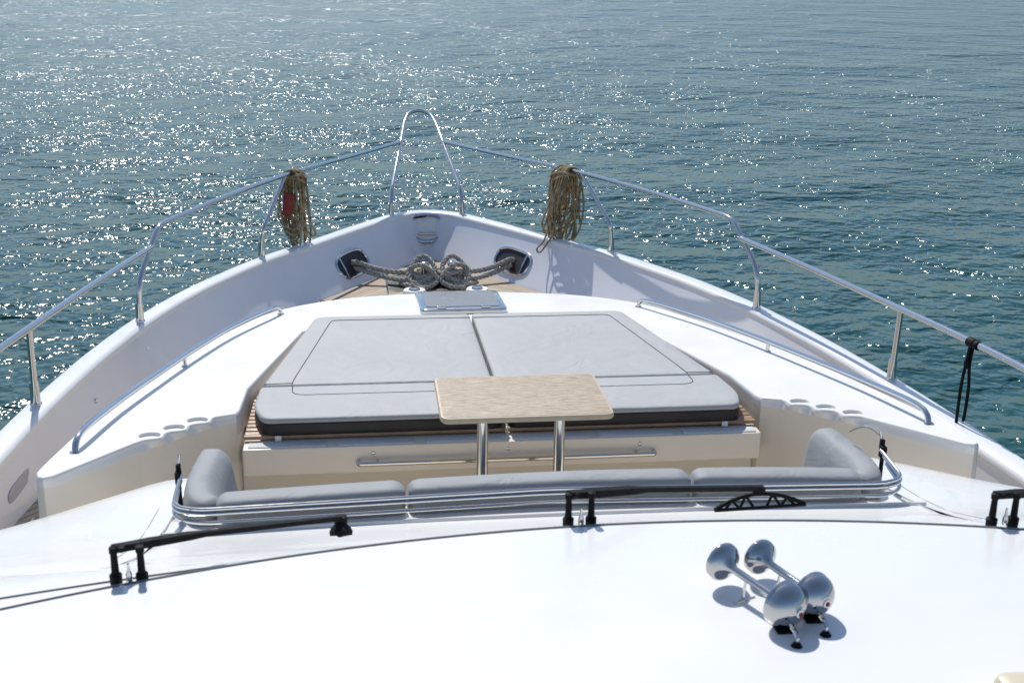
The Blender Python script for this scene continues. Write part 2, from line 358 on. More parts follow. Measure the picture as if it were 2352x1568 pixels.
for i in range(6):
    vs=R[i]+R[i+1]; fs=[]; ms=[]
    for j in range(n_):
        k=(j+1)%n_; fs.append((j,k,n_+k,n_+j)); m_=(P[j]+P[k])/2; ms.append(1 if m_.y<6.3 and abs(m_.x)<2.2 and nl[j].y<-.15 and i<2 else 0)  # aft-facing walls get the deeper cream as painted warm shade
    o=len(b.f); b.add(vs,fs,0,i==0); b.m[o:]=ms
top=R[-1]; pts2=[Vector((p.x,p.y)) for p in top]; ed=[(i,(i+1)%n_) for i in range(n_)]
cc=[]
for s_ in (-1,1):
    for cx_,cy_ in cups:
        o=len(pts2); cc.append((s_*cx_,cy_))
        pts2+=[Vector((s_*cx_+CR_*math.cos(2*math.pi*a/24),cy_+CR_*math.sin(2*math.pi*a/24))) for a in range(24)]; ed+=[(o+i,o+(i+1)%24) for i in range(24)]
vo,_,fo,_,_,_=delaunay_2d_cdt(pts2,ed,[],0,1e-5)
keep=[]
for f in fo:
    x=sum(vo[i].x for i in f)/len(f); y=sum(vo[i].y for i in f)/len(f)
    if inside(x,y,top) and all((x-a)**2+(y-c)**2>(CR_*.985)**2 for a,c in cc): keep.append(tuple(f))
b.add([(v.x,v.y,rz(v.y)) for v in vo],keep,0,True)
for a,c in cc:
    R2=[[Vector((a+r*math.cos(2*math.pi*j/24),c+r*math.sin(2*math.pi*j/24),rz(c+r*math.sin(2*math.pi*j/24))+h)) for j in range(24)] for r,h in ((CR_,0),(CR_-.003,-.004),(CR_-.004,-.013),(CR_-.009,-.017))]
    b.rings(R2,0,True,False,False); b.add(R2[-1],[tuple(range(24))],0,True)
b.obj('coachroof',['roofwhite','cream'],Y,'cream white raised foredeck roof with cup wells',40)
# sunbed base, front box
slopebase=lambda y:-2.555-.048*(y-6)
b=B(); 
b.rings([[Vector((x,y,dz(y)+.3)) for x,y in ((-1.43,6.2),(1.43,6.2),(1.2,8.42),(-1.2,8.42))],[Vector((x,y,slopebase(y)-.02)) for x,y in ((-1.43,6.2),(1.43,6.2),(1.2,8.42),(-1.2,8.42))]],0,True,True,True)
b.obj('sunbed_plinth','cream',Y)
fb=link(bpy.data.objects.new('storage_box',None)); fb.parent=Y
B().box((0,6.08,-2.627),(2.80,.24,.155),.008).obj('box_front','cream',fb)
B().box((0,6.24,-2.87),(2.86,.16,.46),.01).obj('box_plinth','cream',fb)
for i in range(6):
    x=-1.17+i*.468
    B().box((x,6.008,-2.5475),(.41,.066,.009),.004).obj('box_lid_panel','panel',fb)
gb=B().tube(fillet([(-.80,5.965,-2.635),(-.80,5.92,-2.635),(.80,5.92,-2.635),(.80,5.965,-2.635)],.02),.013,10)
gb.tube([(-.7,5.97,-2.635),(-.7,5.92,-2.635)],.01,8).tube([(.7,5.97,-2.635),(.7,5.92,-2.635)],.01,8); gb.obj('grab_bar','chrome',fb)
for x,z in ((-.72,-2.590),(0,-2.590),(.72,-2.590)): B().lathe((x,5.965,z),(0,-1,0),((0,.012),(.006,.012),(.009,.008),(.01,0)),16).obj('box_knob','chrome',fb)
b=B()
for i in range(14):
    y=6.135+i*.062; b.box((0,y,slopebase(y)+.028),(2.80-(.0 if i<10 else .02*(i-9)),.042,.018),.004)
b.box((0,6.082,-2.528),(2.80,.030,.020),.004)
for x in (-1.3,-.66,-.03,.03,.66,1.3): b.box((x,6.60,slopebase(6.60)+.010),(.04,.90,.02),.004,rot=Matrix.Rotation(-.048,3,'X'))
b.obj('slatted_base','slat',Y,'brown wooden slats under the sunbed')
B().box((.0,6.050,-2.535),(.016,.014,.09),.004).obj('latch','chrome',Y)
for x in (-1.22,1.22): B().box((x,6.058,-2.530),(.035,.012,.03),.003).obj('strap_clip','roofwhite',Y)
# ------------------------------------------------------------------ sunbed cushions
def padz(x,y): 
    return -2.410-.095*min(y-6.04,.75)-.047*max(0,y-6.79)
for s_ in (-1,1):
    e=link(bpy.data.objects.new('sunbed_cushion',None)); e['label']='light grey two part sunbed cushion with piped seams'; e['category']='cushion'; e['group']='grey sunbed cushions on the foredeck'
    gp=.008
    main=roundpoly([(s_*gp,6.725),(s_*1.355,6.725),(s_*1.10,8.33),(s_*gp,8.33)],[.02,.04,.08,.04],6)
    bol=roundpoly([(s_*gp,6.062),(s_*1.30,6.062),(s_*1.365,6.30),(s_*1.36,6.71),(s_*gp,6.71)],[.03,.07,.1,.04,.02],6)
    B().pillow(main,padz,.10,.018,.003).obj('cushion_pad','pad',e)
    B().pillow(bol,lambda x,y:padz(x,y)-.010*max(0,1-(y-6.05)/.10),.038,.018,.002).obj('cushion_bolster','pad',e)
    ub=roundpoly([(s_*(gp+.005),6.056),(s_*1.302,6.056),(s_*1.367,6.30),(s_*1.35,6.73),(s_*1.10,8.25),(s_*(gp+.005),8.25)],.08,4)
    B().pillow(ub,lambda x,y:padz(x,y)-.030,.080,.022,0).obj('cushion_underside','underside',e)
    def zz(x,y,o=.006): return Vector((x,y,padz(x,y)+o))
    s1=fillet([(s_*.012,8.195,0),(s_*.985,8.195,0),(s_*1.175,6.83,0),(s_*1.18,6.74,0)],.05)
    s2=fillet([(s_*1.175,6.70,0),(s_*1.165,6.49,0),(s_*.012,6.49,0)],.09)
    b=B()
    for sl in (s1,s2,[Vector((s_*1.175,6.755,0)),Vector((s_*1.34,6.745,0))]):
        q=[]
        for i in range(len(sl)-1):
            k=max(1,int((sl[i+1]-sl[i]).length/.06))
            for j in range(k): q.append(sl[i].lerp(sl[i+1],j/k))
        q.append(sl[-1]); b.tube([zz(p.x,p.y,.0025 if sl is not s2 else .0018) for p in q],.003,6)
    b.obj('seam_piping','seam',e)
# ------------------------------------------------------------------ hatch
ht=link(bpy.data.objects.new('deck_hatch',None)); ht.parent=Y
hz=lambda x,y:rz(y)+.040
o1=roundpoly([(-.335,8.84),(.335,8.84),(.345,9.70),(-.345,9.70)],.07,6)
o2=roundpoly([(-.285,8.94),(.285,8.94),(.292,9.64),(-.292,9.64)],.04,6)
n1=normals2(o1)
B().rings([[p-n*o+Vector((0,0,hz(p.x,p.y)+h)) for p,n in zip(o1,n1)] for o,h in ((0,-.045),(0,-.012),(.004,-.004),(.012,0))],0,True,True,True).obj('hatch_frame','chrome',ht)
B().rings([[p+Vector((0,0,hz(0,p.y)+.002)) for p in o2],[p*.995+Vector((0,.04,hz(0,p.y)+.006)) for p in o2]],0,True,False,True).obj('hatch_pane','glass',ht)
for x in (-.17,.17): B().box((x,8.88,hz(0,8.88)+.012),(.07,.03,.02),.005).lathe((x,8.90,hz(0,8.9)+.004),(0,0,1),((0,.03),(.012,.03),(.016,.02),(.017,0)),20).obj('hatch_handle','chrome',ht)
# ------------------------------------------------------------------ deck handrails
for s_ in (-1,1):
    pr=[(1.39,8.99),(1.43,8.90),(1.66,8.2),(1.82,7.5),(1.95,6.8),(2.05,6.2),(2.115,5.62),(2.125,5.50)]
    hh=[0,.065,.07,.07,.07,.07,.07,0]
    path=cr([(s_*x,y,rz(y)+h) for (x,y),h in zip(pr,hh)],8)
    b=B().tube(path,.0165,10); b.lathe((s_*1.39,8.99,rz(8.99)-.003),(0,0,1),((0,.028),(.008,.026),(.01,0)),16).lathe((s_*2.125,5.5,rz(5.5)-.003),(0,0,1),((0,.028),(.008,.026),(.01,0)),16)
    hrl=b.obj('deck_handrail','chrome',Y)
    for x,y in ((1.865,7.28),): B().tube([(s_*x,y,rz(y)),(s_*x,y,rz(y)+.07)],.013,10).lathe((s_*x,y,rz(y)),(0,0,1),((0,.024),(.006,.022),(.008,0)),14).obj('handrail_post','chrome',hrl)
# ------------------------------------------------------------------ bow railing
rr=.0222
rail=link(bpy.data.objects.new('bow_railing',None)); rail.parent=Y
hoop=[(-.42,14.26,-3.12),(-.415,14.35,-2.86),(-.26,15.41,-2.43),(-.205,15.86,-2.28)]
hp_=fillet(hoop,.12,5)
arc=[(-.205,15.86,-2.28),(-.15,16.07,-2.20),(-.075,16.16,-2.165),(0,16.19,-2.155)]
left=hp_[:-1]+cr(arc,5)
hoopfull=left+[Vector((-p.x,p.y,p.z)) for p in left[-2::-1]]
B().tube(hoopfull,.025,12).obj('pulpit_hoop','chrome',rail)
def foot(b,x,y,z): b.lathe((x,y,z-.005),(0,0,1),((0,.040),(.012,.038),(.016,.031),(.15,.029),(.16,.02)),18)
for s_ in (-1,1):
    b=B(); foot(b,s_*.42,14.26,-3.13); b.obj('rail_foot','chrome',rail)
    up=[(.265,15.38,-2.44),(.9,13.95,-2.38),(1.54,12.51,-2.32),(2.02,11.2,-2.28),(2.36,10.14,-2.255)]
    upc=cr([(s_*x,y,z) for x,y,z in up],8)
    tail=fillet([upc[-1]]+[(s_*2.415,9.98,-2.26),(s_*2.52,9.49,-2.60),(s_*2.53,9.50,-2.95)],.16,6)
    B().tube(upc[:-1]+tail,rr,12).obj('top_rail','chrome',rail)
    b=B(); foot(b,s_*2.53,9.50,gz(9.5)); b.obj('rail_foot','chrome',rail)
    b=B().tube(fillet([(s_*1.765,11.92,-3.04),(s_*1.73,11.80,-2.72),(s_*1.54,12.50,-2.33)],.12,6),rr*.95,12); foot(b,s_*1.765,11.92,gz(11.92)); b.obj('stanchion','chrome',rail)
    aftr=cr([(s_*x,y,z) for x,y,z in ((2.445,9.80,-2.39),(2.62,8.7,-2.35),(2.79,7.36,-2.295),(2.90,6.4,-2.26),(2.97,5.2,-2.22),(3.0,3.8,-2.17),(3.0,1.5,-2.1))],8)
    B().tube(aftr,rr,12).obj('top_rail','chrome',rail)
    for (bx,by,tx,ty,tz) in ((2.83,7.47,2.79,7.36,-2.30),(2.90,5.0,2.975,5.0,-2.22),(2.95,2.6,3.0,2.6,-2.13)):
        b=B().tube([(s_*bx,by,gz(by)),(s_*tx,ty,tz)],rr*.92,12); foot(b,s_*bx,by,gz(by)); b.obj('stanchion','chrome',rail)
# ------------------------------------------------------------------ bow deck gear
CY=12.72; zd=dz(CY)
B().box((-.40,12.62,dz(12.62)+.006),(.22,.95,.012),.003).obj('anchor_locker','dark',Y)  # flat dark slabs on the deck paint the shade of the open locker
B().box((.06,12.42,dz(12.42)+.006),(.12,.5,.012),.003).obj('anchor_locker','dark',Y)
b=B()
for x in (-.52,-.28): b.box((x,12.62,dz(12.62)+.012),(.02,.97,.03),.003)
for y in (12.14,13.10): b.box((-.40,y,dz(y)+.012),(.26,.02,.03),.003)
b.obj('locker_rim','chrome',Y)
for s_ in (-1,1):
    wl=link(bpy.data.objects.new('capstan',None)); wl.parent=Y; x=.04+s_*.15
    B().lathe((x,CY,zd),(0,0,1),((0,.08),(.02,.08),(.03,.055),(.12,.038),(.20,.040),(.225,.052),(.245,.054),(.26,.04),(.266,.02),(.267,0)),28).obj('capstan_drum','chrome',wl)
    B().lathe((x,CY,zd+.005),(0,0,1),((0,.12),(.015,.12),(.02,.1)),28).obj('capstan_base','black',wl)
    xx=.09+s_*.33; sy=12.26; zb_=dz(sy)
    fs_=link(bpy.data.objects.new('foot_switch',None)); fs_.parent=Y
    B().lathe((xx,sy,zb_),(0,0,1),((0,.12),(.045,.12),(.058,.11),(.06,0)),32).obj('switch_cover','roofwhite',fs_)
    B().lathe((xx,sy,zb_+.06),(0,0,1),((0,.06),(.014,.055),(.018,.03),(.019,0)),24).obj('switch_button','chrome',fs_)
B().box((.04,CY+.22,zd+.06),(.46,.10,.12),.02).obj('windlass_body','black',Y)
for s_ in (-1,1):
    rn=random.Random(31+s_*5); c,Nn=FL[s_]; x=.04+s_*.15; z0=zd
    e1=Vector((x+s_*.14,CY-.02,z0+.15)); a1=c+Nn*.05
    pts=[c-Nn*.04,a1,a1.lerp(e1,.35)+Vector((0,0,-.03)),a1.lerp(e1,.7)+Vector((0,0,-.03)),e1]
    for k in range(1,10):
        a=k*math.pi/3; r=.115+rn.uniform(-.03,.04)
        pts.append(Vector((x+s_*r*math.cos(a),CY-r*math.sin(a)*.95,z0+.15-k*.010+rn.uniform(-.03,.03))))
    pts+=[Vector((x-.12*s_,CY-.12,z0+.07)),Vector((x+s_*.02,CY-.20,z0+.05)),Vector((x+s_*.18,CY-.18,z0+.05)),Vector((x+s_*.26,CY-.05,z0+.04))]
    b=B().rope(cr(pts,6),.029,6,pitch=6)
    e2=Vector((x+s_*.18,CY-.10,z0+.10)); a2=c+Nn*.05+Vector((-s_*.02,-.02,-.07))
    wob=rn.uniform(-.03,.03)
    pts2=[c-Nn*.04+Vector((0,0,-.06)),a2,a2.lerp(e2,.5)+Vector((0,0,-.03)),e2,Vector((x+s_*.12,CY+.02+wob,z0+.23)),Vector((x+s_*.0,CY+.12,z0+.27+wob)),Vector((x-s_*.11,CY+.0,z0+.20)),Vector((x-s_*.04,CY-.14,z0+.12)),Vector((x+s_*.14,CY-.16,z0+.10-wob)),Vector((x+s_*.17,CY-.02,z0+.18)),Vector((x+s_*.02,CY-.07,z0+.24)),Vector((x-s_*.13,CY-.14,z0+.11)),Vector((x-s_*.04,CY-.24,z0+.05)),Vector((x+s_*.12,CY-.26,z0+.04))]
    b.rope(cr(pts2,6),.027,6,pitch=6)
    b.obj('mooring_rope','hawser',None,'thick grey twisted mooring rope wound round a capstan',80,cat='rope',group='mooring ropes on the bow deck')
# ------------------------------------------------------------------ rope coils hung on the rail
def railpt(t,s_):
    a=Vector((.9,13.95,-2.38)); b_=Vector((1.54,12.51,-2.32)); p=a.lerp(b_,t); p.x*=s_
    d=(b_-a); d.x*=s_; return p,d.normalized()
def coil(s_,t,width,L,n,label,seed,spread=.1,flare=0.,tag=False):
    rnd=random.Random(seed); c,d=railpt(t,s_); perp=Vector((-s_,0,0))+d*(s_*d.x); perp.z=0; perp.normalize()
    b=B()
    for i in range(n):
        o=rnd.uniform(-width,width); ll=L*rnd.uniform(.50,1.0); fr=rnd.uniform(.1,1.)*spread; bk=rnd.uniform(.1,1.)*spread; sp=rnd.uniform(-.03,.05); sw=rnd.uniform(-.06,.06); fl=flare*rnd.random()**1.5
        p=lambda u,v,w_:c+d*(o*(1-.25*min(1,-w_/L*2) if w_<0 else 1)+u)+perp*v+Vector((0,0,w_))
        j=lambda q=.035:rnd.uniform(-q,q)
        pts=[p(0,0,.034),p(j(),fr*.65,-.01),p(sp*.5,fr*.9,-.12),p(sp+sw*.5,fr*1.0+fl*.5+j(),-ll*.5),p(sp+sw,fr*.95+fl+j(.03),-ll*.85),p(sw,(fr-bk)*.4+fl*.7,-ll),p(-sp+sw,-bk*.95+fl*.3+j(.03),-ll*.84),p(-sp+sw*.5,-bk*1.0+j(),-ll*.5),p(-sp*.5,-bk*.9,-.12),p(j(),-bk*.65,-.01)]
        b.tube(cr(pts,5,closed=True),.0115,6,closed=True)
    for k in range(2):
        z=-.04-.03*k+rnd.uniform(-.005,.005); pts=[]
        for a in range(10):
            an=a*math.pi/5; pts.append(c+d*((width+.03)*math.cos(an))+perp*((spread*.75+.03)*math.sin(an))+Vector((0,0,z+.03*math.sin(an*2+k))))
        b.tube(cr(pts,4,closed=True),.0115,6,closed=True)
    q=lambda u,v,w_:c+d*u+perp*v+Vector((0,0,w_))
    b.tube(cr([q(.02,spread*.5,-.05),q(.03,spread*1.0,-L*.3),q(.05,spread*1.3,-L*.55),q(.04,spread+.10,-L*.68),q(0,spread+.05,-L*.74),q(0,spread*.8,-L*.66),q(0,spread*.3,-L*.45)],6),.010,6)
    if s_>0: b.tube(cr([q(.05,spread*.7,-.1),q(.06,spread*1.05,-L*.45),q(.08,spread+.10,-L*.78),q(.08,spread+.20,-L*.90),q(.08,spread+.15,-L*.94),q(.06,spread*.9,-L*.75)],6),.010,6)
    o=b.obj('rope_coil','rope',None,label,80,cat='rope coil')
    if tag:
        cc_=c-perp*(.010)+d*(width+.075)+Vector((0,0,-.31))
        B().box((0,0,0),(.10,.03,.24),.012,rot=Matrix.Rotation(.16,3,'Y')).obj('red_tag','red',o,'dark red plastic tag').location=cc_
coil(-1,.88,.055,.88,14,'tan rope coil with red tag hung over the steel rail',3,.145,.03,True)
coil(1,.82,.10,.90,19,'bulky olive tan rope coil hung over the steel rail',5,.205,.13)
# ------------------------------------------------------------------ strap on the rail
b=B(); p=Vector((2.882,6.56,-2.266)); tg=Vector((.08,-.98,.03)).normalized()
b.tube([p-tg*.030,p+tg*.030],.031,14); b.tube([p+tg*.055-tg*.016,p+tg*.055+tg*.016],.028,14)
for dx,ll in ((-.018,.52),(.024,.49)):
    b.tube(cr([p+Vector((dx*.5,0,-.02)),p+Vector((dx*.6,.02,-.15)),p+Vector((dx*1.2,.02,-.3)),p+Vector((dx*1.1,.02,-ll)),p+Vector((dx*.8,.02,-ll-.02))],6),.010,6)
b.lathe(p+Vector((.0,.02,-.17)),(0,0,1),((0,.016),(.02,.022),(.05,.022),(.06,.012)),10)
b.obj('fender_line','black',None,'black line knotted on the steel rail, hanging down',cat='line')
# ------------------------------------------------------------------ table
T_=link(bpy.data.objects.new('table',None)); T_['label']='small light oak cocktail table on two steel legs'; T_['category']='table'
zt=-2.10
o=roundpoly([(-.41,5.19),(.41,5.19),(.41,5.76),(-.41,5.76)],.05,6); n_=normals2(o)
B().rings([[p-n*q+Vector((0,0,zt+h)) for p,n in zip(o,n_)] for q,h in ((.006,-.028),(0,-.022),(0,-.008),(.004,-.001),(.014,0))],0,True,True,False).obj('table_edge','oakedge',T_)
B().rings([[p-n*q+Vector((0,0,zt+h)) for p,n in zip(o,n_)] for q,h in ((.0135,-.001),(.0145,.0012))],0,True,True,True).obj('table_top','oak',T_)
for s_ in (-1,1):
    B().lathe((s_*.19,5.46,-3.05),(0,0,1),((0,.07),(.012,.07),(.02,.03),(.9,.027),(.922,.027)),24).obj('leg','chrome',T_)
B().rings([[Vector(p) for p in ((-2.2,4.7,-3.05),(2.2,4.7,-3.05),(2.2,6.2,-3.05),(-2.2,6.2,-3.05))],[Vector(p) for p in ((-2.2,4.7,-3.04),(2.2,4.7,-3.04),(2.2,6.2,-3.04),(-2.2,6.2,-3.04))]],0,True,True,True).obj('lounge_floor','cream',Y)
# ------------------------------------------------------------------ wheelhouse roof, cowl
edge=lambda x:3.03-.11*x*x
b=B(); xs=[-2.15+4.3*i/60 for i in range(61)]
rows=[]
def roofz(x,y): return -1.55+.012*max(0,edge(x)-y)-.003*x*x
for x in xs:
    e=edge(x); row=[Vector((x,e-.03,-1.60-.003*x*x)),Vector((x,e-.004,-1.585-.003*x*x)),Vector((x,e,-1.572-.003*x*x)),Vector((x,e-.006,-1.558-.003*x*x)),Vector((x,e-.03,roofz(x,e-.03)))]
    for k in range(1,10): y=e-.03-(e+1.2)*k/9; row.append(Vector((x,y,roofz(x,y))))
    rows.append(row)
b.rings(rows,0,False)
b.add([(-2.15,-1.2,-1.58),(-2.15,edge(2.15),-1.60),(-2.35,edge(2.15)+.2,-3.1),(-2.35,-1.2,-3.1),(2.15,-1.2,-1.58),(2.15,edge(2.15),-1.60),(2.35,edge(2.15)+.2,-3.1),(2.35,-1.2,-3.1)],[(0,1,2,3),(4,5,6,7)])
b.obj('wheelhouse_roof','white',Y,'glossy white wheelhouse roof',50)
def cowz(x,y):
    pr=[(2.0,-1.38),(3.03,-1.615),(3.5,-1.86),(3.9,-2.05),(4.3,-2.20),(4.55,-2.26),(5.4,-2.40),(6,-2.5)]
    for (a,za),(c,zc) in zip(pr,pr[1:]):
        if y<=c: 
            t=(y-a)/(c-a); return za+(zc-za)*t-.008*x*x-.08*max(0,abs(x)-1.75)*max(0,min(1,(y-4)))
    return -2.5
def front(x):
    ax=abs(x)
    if ax<=1.56: return 4.72
    return 5.36-.80*(max(0,ax-1.66)) if ax>1.66 else 5.36
cols=[]
for x in sorted([-2.45+4.9*i/70 for i in range(71)]+[-1.5601,-1.5599,1.5599,1.5601]):
    fy=front(x); y0=edge(x)-.03; row=[]
    for k in range(25): 
        y=y0+(fy-y0)*k/24; row.append(Vector((x,y,cowz(x,y)-(0 if k<24 else .012))))
    row.append(Vector((x,fy+.012,cowz(x,fy)-.03))); row.append(Vector((x,fy+.02,-3.05)))
    cols.append(row)
cols=[[Vector((q.x-.02,q.y,-3.12)) for q in cols[0]]]+cols+[[Vector((q.x+.02,q.y,-3.12)) for q in cols[-1]]]
B().rings(cols,0,False).obj('windscreen_cowl','white',Y,'white moulded cowl below the covered windscreen',50)
B().tube([(x,edge(x)-.012,-1.5535-.003*x*x) for x in [-2.15+4.3*i/60 for i in range(61)]],.0035,6).obj('roof_gasket','rubber',Y)
B().tube([(x,edge(x)+.10,cowz(x,edge(x)+.10)+.002) for x in [-2.15+4.3*i/60 for i in range(61)]],.0030,6).obj('windscreen_gasket','rubber',Y)
B().tube([(x,4.43,cowz(x,4.43)+.004) for x in [-1.56+3.16*i/40 for i in range(41)]],.010,6).obj('sofa_trim','roofwhite',Y)
for s_ in (-1,1):
    B().tube([(s_*1.64,y,cowz(1.64,y)+.0002) for y in [3.95+i*.06 for i in range(16)]],.0018,5).obj('panel_seam','rubber',Y)
# ------------------------------------------------------------------ sofa cushions
def backcushion(path,zt0,zb0,wd,label,lean=.03,rise=0.,name='sofa_cushion'):
    Q=cr([(x,y,0) for x,y in path],10); n=len(Q); L=[0]
    for i in range(1,n): L.append(L[-1]+(Q[i]-Q[i-1]).length)
    rows=[];k=24
    for i in range(n):
        t=(Q[min(n-1,i+1)]-Q[max(0,i-1)]).normalized(); nm=Vector((-t.y,t.x,0))
        d=min(L[i],L[-1]-L[i]); e=1-(max(0,.045-d)/.045)**2*.35
        zt1=zt0+rise*(1-L[i]/L[-1]); zc=(zt1+zb0)/2; hh=(zt1-zb0)/2*(1-(1-e)*.5); ww=wd/2*e; row=[]
        for j in range(k):
            a=2*math.pi*j/k; ca,sa=math.cos(a),math.sin(a)
            row.append(Q[i]+nm*(math.copysign(abs(ca)**.5,ca)*ww*(1-.22*sa)-lean*sa)+Vector((0,0,zc+math.copysign(abs(sa)**.5,sa)*hh)))
        rows.append(row)
    return B().rings(rows,0,True,True,True).obj(name,'sofa',None,label,60,cat='cushion',group='grey cushions of the curved foredeck sofa')
for pa in ([(-1.36,4.585),(-1.2,4.60),(-.9,4.625),(-.60,4.645)],[(-.585,4.645),(-.2,4.665),(.2,4.67),(.62,4.655)],[(.635,4.655),(.9,4.64),(1.2,4.61),(1.36,4.585)]):
    backcushion(pa,-2.148,-2.38,.19,'grey sofa backrest cushion on the white cowl')
for s_ in (-1,1):
    backcushion([(s_*1.43,5.24),(s_*1.445,5.0),(s_*1.445,4.80),(s_*1.42,4.66),(s_*1.36,4.585)],-2.170,-2.46,.155,'grey upright end cushion wrapping the sofa corner',-s_*.02,-.045)
b=B().box((0,4.95,-2.62),(2.6,.45,.12),.04); b.obj('seat_cushion','sofa',None,'grey seat cushion of the foredeck sofa',cat='cushion')
b=B().box((0,4.95,-2.86),(2.65,.42,.36),.02); b.obj('sofa_base','cream',Y)
aw=link(bpy.data.objects.new('awning_frame',None)); aw.parent=Y
for k,(yy,z_,xo) in enumerate(((4.455,-2.155,1.52),(4.452,-2.174,1.525),(4.44,-2.205,1.525))):
    pts=[(-xo,4.74-.03*k,-2.13-.02*k),(-xo,4.50,z_),(-1.42,yy,z_),(0,yy+.07,z_),(1.42,yy,z_),(xo,4.50,z_),(xo,4.74-.03*k,-2.13-.02*k)]
    B().tube(fillet(pts,.10,8),.0085,10).obj('awning_tube','chrome',aw)
for s_ in (-1,1):
    b=B().box((s_*1.53,4.74,-2.14),(.026,.04,.06),.006).box((s_*1.53,4.755,-2.11),(.020,.025,.05),.005).lathe((s_*1.53,4.74,-2.30),(0,0,1),((0,.010),(.17,.009)),12)
    b.obj('awning_hinge','black',aw)
    B().tube([(s_*1.53,4.765,-2.09),(s_*1.525,4.775,-2.055)],.006,8).obj('hinge_pin','chrome',aw)
B().tube(cr([(1.53,4.76,-2.08),(1.51,4.85,-2.07),(1.49,4.93,-2.10),(1.48,5.0,-2.15)],6),.003,6).obj('safety_cord','rubber',aw)
# ------------------------------------------------------------------ wipers
def wiper(x0,x1,tipY,tipZ,bladedir,Lb,lab,th=1.,sg=None):
    w_=link(bpy.data.objects.new('windscreen_wiper',None)); w_.parent=Y; w_['label']=lab
    y0=edge(x0)+.022; zb=-1.60; H=.048
    b=B()
    for dx in (0,.065):
        b.lathe((x0+dx,y0,zb),(0,0,1),((0,.014),(H+.002,.016),(H+.007,.016),(H+.011,.010),(H+.066,.0085),(H+.069,.011),(H+.084,.011),(H+.088,.0)),14)
    b.box((x0+.01,y0,zb+H+.078),(.04,.022,.016),.006)
    b.obj('wiper_post','black',w_)
    a=Vector((x0,y0,zb+H+.080)); t=Vector((x1,tipY,tipZ)); b=B()
    d=(t-a).normalized(); sd=d.cross(Vector((0,0,1))).normalized(); up=sd.cross(d)
    R=[]
    for f,ww,hh in ((0,.011,.009),(.06,.011,.009),(.14,.012,.010),(.30,.011,.009),(.36,.008,.007),(.96,.008,.007),(1,.006,.006)):
        c=a.lerp(t,f)+Vector((0,0,.010*math.sin(f*3.1))); R.append([c+sd*sx*ww*th+up*sy*hh*th for sx,sy in ((-1,-1),(1,-1),(1,1),(-1,1))])
    b.rings(R,0,True,True,True); b.obj('wiper_arm','black',w_)
    bd=Vector(bladedir).normalized(); n_=Vector((0,.45,.9)); n_=(n_-bd*n_.dot(bd)).normalized(); b=B(); c=t+Vector((0,0,-.020))
    if sg:   # blade seen nearly end-on: compact rounded carrier with the blade running forward
        b.lathe(c-n_*.035,n_,((0,.034),(.012,.036),(.024,.030),(.034,.020),(.046,.016),(.052,.0)),16)
        b.tube([c-n_*.03-bd*.04,c-n_*.03+bd*.22],.010,8)
    else:
        sg=.36*Lb
        for off in (-.008,.008):
            sv=bd.cross(n_)*off
            b.tube([c+sv+bd*(Lb*u)+n_*(-sg*.75*u*u) for u in [-1+i/8 for i in range(17)]],.006,6)
            b.tube([c+sv+bd*(Lb*u)-n_*sg*.8 for u in [-1+i/8 for i in range(17)]],.006,6)
        for u in (-.62,-.3,.3,.62): 
            p=c+bd*(Lb*u)+n_*(-sg*.75*u*u)
            for q in (.16,-.16): b.tube([p,c+bd*(Lb*(u+q))-n_*sg*.8],.005,5)
    b.box(c+n_*.012,(.040,.035,.030),.008); b.obj('wiper_blade','black',w_)
    B().lathe((x0+.035,y0-.01,zb+.04),(0,0,1),((0,.008),(.02,.008),(.03,.004),(.05,.003)),10).obj('washer_nozzle','chrome',w_)
wiper(-1.385,-.83,3.40,-1.690,(.10,.90,-.44),.055,'black wiper arm parked across the covered windscreen',1.,.05)
wiper(-.185,.50,3.42,-1.655,(1,.05,0),.15,'black wiper arm with arched lattice blade',1.1)
wiper(1.02,1.70,3.28,-1.66,(1,.05,0),.15,'black wiper arm at the edge of the windscreen',1.)
